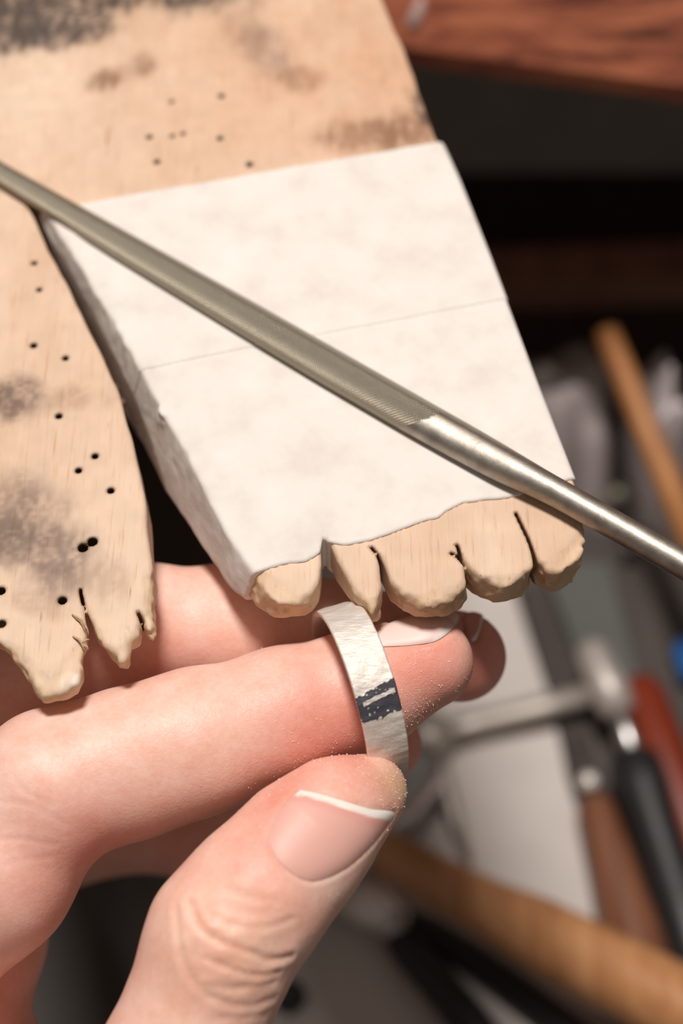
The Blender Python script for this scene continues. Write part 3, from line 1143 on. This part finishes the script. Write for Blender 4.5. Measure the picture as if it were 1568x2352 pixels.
# the inked band and the bright seam across it, placed along the circumference
ang = T.ravel(); x = (ang + math.pi) % (2 * math.pi) - math.pi
s_arc = x * RO; aa = A.ravel()
wob = 0.00022 * vnoise(Pl, 0.0007, 73) + 0.00012 * vnoise(Pl, 0.0003, 74)
INK_C = -0.0004
up_edge = INK_C + 0.00165 + 0.22 * aa + wob
dn_edge = INK_C - 0.00165 + 0.10 * aa + wob * 1.6
inkm = ((s_arc < up_edge) & (s_arc > dn_edge) & outer).astype(float)
seam_m = (np.abs(s_arc - (INK_C + 0.00045 + 0.15 * aa)) < 0.00022 + wob * 0.35) & (aa > -HW * 0.75) & (aa < HW * 0.9)
inkm = inkm * (1 - seam_m)
fl = vnoise(Pl, 0.00022, 75)
inkm = inkm * (fl < 0.8)
silver = np.array(lin(236, 226, 216)[:3]); ink = np.array(lin(62, 60, 68)[:3])
colour_attr(me, 'tone', silver * (1 - inkm[:, None]) + ink * inkm[:, None])
value_attr(me, 'ink', 0.50 + 0.08 * inkm)
value_attr(me, 'shine', 0.42 - 0.40 * inkm)
o = link_mesh('silver_ring', me, M_RING)
tag(o, 'scratched flat silver ring band with a dark ink patch, held round the index fingertip', 'ring')

# filing dust on the fingertips and the ring
rng = np.random.default_rng(5)
spots = [(W(860, 1800, .1925), .0042, 420), (W(960, 1590, .199), .005, 380), (W(780, 1700, .196), .006, 170), (W(700, 1860, .188), .008, 120), (W(560, 1620, .194), .010, 90), (W(900, 1650, .199), .003, 160), (W(640, 1960, .184), .006, 50)]
dv, df = [], []
octa = np.array([(1, 0, 0), (-1, 0, 0), (0, 1, 0), (0, -1, 0), (0, 0, 1), (0, 0, -1)], float)
of = [(0, 2, 4), (2, 1, 4), (1, 3, 4), (3, 0, 4), (2, 0, 5), (1, 2, 5), (3, 1, 5), (0, 3, 5)]
facing = ((CAM - HV) * HN).sum(1) > 0
for c, r, n in spots:
    w_ = np.exp(-(np.linalg.norm(HV - c, axis=1) / r) ** 2) * facing
    w_ /= w_.sum()
    for i in rng.choice(len(HV), n, p=w_):
        s = rng.uniform(0.00003, 0.00009) * rng.uniform(0.7, 1.3)
        k = len(dv)
        rot = np.linalg.qr(rng.normal(size=(3, 3)))[0]
        for q in octa: dv.append(HV[i] + HN[i] * s * 0.5 + (q * np.array([s, s * 0.8, s * 0.5])) @ rot)
        df += [(k + a, k + b, k + c_) for a, b, c_ in of]
M_DUST = plain('pale_dust', (252, 236, 216), 0.35, 0.0, 0.05)
o = link_mesh('filing_dust', py_mesh('filing_dust', dv, df), M_DUST)
tag(o, 'pale filing dust speckled over the thumb tip and index fingertip', 'dust', kind='stuff')

# ================================================================== TOOLS IN THE DRAWER
M_LINER = plain('grey_card', (204, 194, 187), 0.8, var=0.05)
ln = [D(x, y)[:2] for x, y in ((700, 1250), (1150, 1300), (1172, 1350), (1215, 1480), (1256, 1600), (1285, 1720), (1300, 1800), (1322, 1870), (1345, 1960), (1368, 2080), (1420, 2420), (1300, 2640), (590, 2640), (600, 2200))]
V, Fs = prism(ln, ZT + 0.0002, ZT + 0.0016)
o = link_mesh('card_sheet', py_mesh('card_sheet', V, Fs), M_LINER)
tag(o, 'light grey card sheet lining the drawer bottom under the tools', 'card')

# hammer with long wooden handle
M_HANDLE = grain_wood('ash_handle', (164, 110, 68), (206, 150, 104), (0, 0, 0.9), 14, 16, 0.28)
M_STEEL = plain('bright_steel', (190, 186, 184), 0.3, 1.0)
M_BLACK = plain('black_grip', (34, 32, 32), 0.45)
M_BRIGHT = plain('pale_metal', (178, 168, 158), 0.45, 0.5)
M_SHANK = plain('satin_steel', (190, 180, 172), 0.45, 0.4)
M_CHROME = plain('polished_steel', (240, 232, 224), 0.25, 0.3)
ham = empty('hammer', tuple(D(830, 1940)))
tag(ham, 'long tan wooden hammer handle lying across the grey card below the thumb', 'hammer')
h0, h1 = D(820, 1925, .012), D(1760, 2420, .032)
pr = [(0, .0042), (.04, .0046), (.2, .0050), (.36, .0056), (.46, .0068), (.56, .0070), (.7, .0074), (.85, .0078), (.97, .0080), (1.0, .0066)]
V, Fs = profile(h0, h1, pr, 28)
link_mesh('handle', py_mesh('handle', V, Fs, True), M_HANDLE, ham)
t, u, v = frame_of(h1 - h0)
V, Fs = profile(h0 - u * .022, h0 + u * .022, [(0, .0075), (.04, .008), (.28, .008), (.36, .0055), (.42, .0075), (.6, .0075), (.7, .005), (1, .003)], 20)
link_mesh('head', py_mesh('head', V, Fs, True), M_STEEL, ham)

# pliers
pl = empty('pliers', tuple(D(905, 2140)))
tag(pl, 'small pliers with black curved grips lying beneath the wooden hammer handle', 'pliers')
piv = D(895, 2115, .006)
V, Fs = tube(spline([D(905, 2150, .005), D(960, 2210, .006), D(1030, 2290, .006), D(1110, 2390, .006), D(1180, 2520, .006)], 4), np.interp(np.linspace(0, 1, 17), [0, .15, .6, 1], [.0026, .0036, .0040, .0036]), 16)
link_mesh('grip', py_mesh('grip', V, Fs, True), M_BLACK, pl)
V, Fs = tube(spline([D(930, 2110, .004), D(1020, 2160, .004), D(1130, 2230, .004), D(1260, 2330, .004), D(1400, 2450, .004)], 4), np.interp(np.linspace(0, 1, 17), [0, .15, .6, 1], [.0022, .0032, .0036, .0034]), 16)
link_mesh('grip', py_mesh('grip', V, Fs, True), M_BLACK, pl)
V, Fs = ball(piv, .0042, 16, 8, (1, 1, .7)); link_mesh('pivot', py_mesh('pivot', V, Fs, True), M_STEEL, pl)
V, Fs = tube([piv, D(845, 2055, .006), D(800, 2015, .007), D(720, 1960, .007)], [.0036, .0040, .0034, .0010], 12)
link_mesh('jaw', py_mesh('jaw', V, Fs, True), M_CHROME, pl)
V, Fs = tube([piv, D(800, 2068, .006), D(750, 2030, .007), D(680, 1985, .007)], [.0034, .0036, .0030, .0010], 12)
link_mesh('jaw', py_mesh('jaw', V, Fs, True), M_CHROME, pl)
V, Fs = tube(spline([D(870, 2130, .005), D(800, 2080, .005), D(740, 2060, .004), D(640, 2070, .004)], 3), [.0016] * 10, 10)
link_mesh('spring', py_mesh('spring', V, Fs, True), M_BLACK, pl)

# awl with brown handle and bright ferrule
M_BROWN = grain_wood('brown_handle', (92, 56, 40), (140, 92, 66), (0, 0, 0.3), 14, 16, 0.35)
aw = empty('awl', tuple(D(1360, 1830)))
tag(aw, 'graver with a dark brown wooden handle and bright round ferrule', 'graver')
V, Fs = profile(D(1362, 1838, .006), D(1530, 2420, .008), [(0, .0035), (.05, .0042), (.3, .0050), (.6, .0066), (.85, .0080), (1, .0072)], 24)
link_mesh('handle', py_mesh('handle', V, Fs, True), M_BROWN, aw)
V, Fs = ball(D(1352, 1796, .0066), .0021, 16, 10); link_mesh('ferrule', py_mesh('ferrule', V, Fs, True), M_CHROME, aw)
V, Fs = profile(D(1352, 1796, .006), D(1318, 1690, .003), [(0, .0008), (1, .0003)], 8); link_mesh('blade', py_mesh('blade', V, Fs, True), plain('dark_steel', (70, 66, 62), 0.4, 0.5), aw)

# screwdriver with black handle
sd = empty('screwdriver', tuple(D(1440, 1700)))
tag(sd, 'screwdriver with a thick black handle and pale metal shank', 'screwdriver')
V, Fs = profile(D(1452, 1735, .008), D(1640, 2330, .010), [(0, .0042), (.04, .0058), (.15, .0062), (.3, .0054), (.6, .0058), (.95, .0058), (1, .004)], 20)
link_mesh('handle', py_mesh('handle', V, Fs, True), M_BLACK, sd)
V, Fs = profile(D(1352, 1478, .012), D(1424, 1645, .010), [(0, .0024), (.1, .0036), (.45, .0040), (.6, .0046), (.95, .0040), (1, .002)], 20)
link_mesh('shank', py_mesh('shank', V, Fs, True), M_SHANK, sd)
V, Fs = profile(D(1424, 1645, .010), D(1455, 1740, .009), [(0, .0020), (.15, .0026), (.8, .0028), (1, .002)], 16)
link_mesh('collar', py_mesh('collar', V, Fs, True), M_STEEL, sd)

# spring dividers, opened
dvd = empty('dividers', tuple(D(1000, 1690)))
tag(dvd, 'pale metal spring dividers lying open on the grey card behind the ring', 'dividers')
hub = D(985, 1690, .007)
V, Fs = ball(hub, .0055, 20, 10, (1, 1, .7)); link_mesh('hub', py_mesh('hub', V, Fs, True), M_BRIGHT, dvd)
V, Fs = tube([hub, D(1100, 1658, .006), D(1250, 1622, .007), D(1400, 1585, .008)], [.0026, .0028, .0028, .0026], 12, 0.7)
link_mesh('leg', py_mesh('leg', V, Fs, True), M_BRIGHT, dvd)
V, Fs = tube([hub, D(1010, 1770, .005), D(1045, 1880, .004), D(1078, 1985, .0024)], [.0024, .0022, .0018, .0008], 12, 0.7)
link_mesh('leg', py_mesh('leg', V, Fs, True), M_BRIGHT, dvd)

# orange and blue grips at the edge
M_ORANGE = plain('orange_plastic', (126, 46, 22), 0.4)
V, Fs = profile(D(1462, 1570, .006), D(1660, 2120, .008), [(0, .0040), (.05, .0052), (.4, .0056), (.9, .0060), (1, .004)], 20)
o = link_mesh('tool_grip', py_mesh('tool_grip', V, Fs, True), M_ORANGE); tag(o, 'rust orange tool grip beside the black screwdriver handle', 'handle')
V, Fs = profile(D(1576, 1480, .004), D(1600, 1560, .004), [(0, .003), (.1, .0036), (.9, .0036), (1, .003)], 16)
o = link_mesh('tube_cap', py_mesh('tube_cap', V, Fs, True), plain('blue_plastic', (40, 110, 180), 0.4)); tag(o, 'small blue plastic cap at the picture edge above the orange grip', 'cap')

# wooden dowel
V, Fs = profile(D(1392, 760, .046), D(1700, 1520, .030), [(0, .0024), (.01, .0027), (.3, .0029), (1, .0032)], 20)
o = link_mesh('wooden_dowel', py_mesh('wooden_dowel', V, Fs, True), grain_wood('dowel_wood', (158, 100, 54), (196, 134, 80), (0, 0, 0.3), 14, 16, 0.5)); tag(o, 'plain brown wooden dowel leaning in the back of the drawer', 'dowel')

# dark flat cases and strips
def flat_box(name, pts, h0, h1, mat, label, cat):
    V, Fs = prism([D(x, y, h1)[:2] for x, y in pts], ZT + h0, ZT + h1, 0.0006)
    return tag(link_mesh(name, py_mesh(name, V, Fs), mat), label, cat)


flat_box('tool_case', ((1240, 1280), (1400, 1290), (1470, 1570), (1350, 1575), (1300, 1440)), 0, .003, plain('green_grey_case', (84, 84, 78), 0.6), 'dark green grey flat case behind the dividers', 'case')
flat_box('leather_strip', ((1190, 1350), (1262, 1350), (1420, 1900), (1350, 1900)), 0.0005, .0022, plain('dark_leather', (62, 52, 46), 0.7), 'dark brown leather strip along the edge of the grey card', 'leather')


def crumple(name, px, py, rx, ry, h, mat, label, cat, seed):
    n = 34
    c = D(px, py, h * 0.7); V, Fs = [], []
    for i in range(n):
        for j in range(n):
            a, b = 2 * i / (n - 1) - 1, 2 * j / (n - 1) - 1
            p = c + np.array([a * rx, b * ry, 0])
            V.append(p)
    V = np.array(V)
    a = np.linspace(-1, 1, n); e = (1 - np.abs(a) ** 4)
    dome = (e[:, None] * e[None]).ravel()
    z = h * dome * (0.75 + 0.5 * np.abs(vnoise(V, 0.012, seed)) + 0.35 * vnoise(V, 0.006, seed + 1))
    V[:, :2] += 0.003 * np.stack([vnoise(V, 0.015, seed + 2), vnoise(V, 0.015, seed + 3)], -1)
    V[:, 2] = ZT + 0.0003 + np.maximum(z, 0)
    B = V.copy(); B[:, 2] = ZT + 0.0001
    VV = np.vstack([V, B]); k = n * n
    for i in range(n - 1):
        for j in range(n - 1):
            q = (i * n + j, (i + 1) * n + j, (i + 1) * n + j + 1, i * n + j + 1)
            Fs.append(q); Fs.append(tuple(x + k for x in q[::-1]))
    o = link_mesh(name, py_mesh(name, VV, Fs, True), mat)
    return tag(o, label, cat)


crumple('plastic_bag', 1270, 985, .014, .014, .026, plain('grey_bag', (170, 158, 156), 0.35), 'crumpled grey plastic bag behind the taped prong', 'bag', 91)
crumple('rag', 1290, 860, .012, .009, .030, plain('dark_cloth', (150, 140, 132), 0.8), 'dark grey rag behind the crumpled plastic bag', 'cloth', 95)
crumple('paper_wrap', 1520, 905, .0050, .018, .040, plain('white_wrap', (226, 216, 216), 0.5), 'pale white paper wrap standing beside the wooden dowel', 'paper', 101)
crumple('pouch', 1572, 1045, .006, .007, .008, plain('pink_pouch', (150, 132, 136), 0.5), 'pale pink grey pouch at the picture edge right of the dowel', 'pouch', 105)

# ball-headed burr standing dark with a pale bead
br = empty('ball_burr', tuple(D(1425, 1180)))
tag(br, 'small round-headed pale burr lying on the dark drawer bottom', 'burr')
V, Fs = ball(D(1420, 1136, .006), .0021, 16, 10); link_mesh('bead', py_mesh('bead', V, Fs, True), plain('bead_metal', (186, 184, 156), 0.3, 0.4), br)
V, Fs = profile(D(1421, 1142, .006), D(1446, 1275, .004), [(0, .0012), (.8, .0012), (.85, .0018), (1, .0018)], 10); link_mesh('shank', py_mesh('shank', V, Fs, True), plain('burr_shank', (96, 92, 96), 0.35, 0.6), br)
V, Fs = ball(D(664, 2288, .003), .0034, 16, 8, (1, 1, .8))
o = link_mesh('rubber_bead', py_mesh('rubber_bead', V, Fs, True), M_BLACK); tag(o, 'small black rubber bead on the grey card right of the thumb knuckle', 'bead')
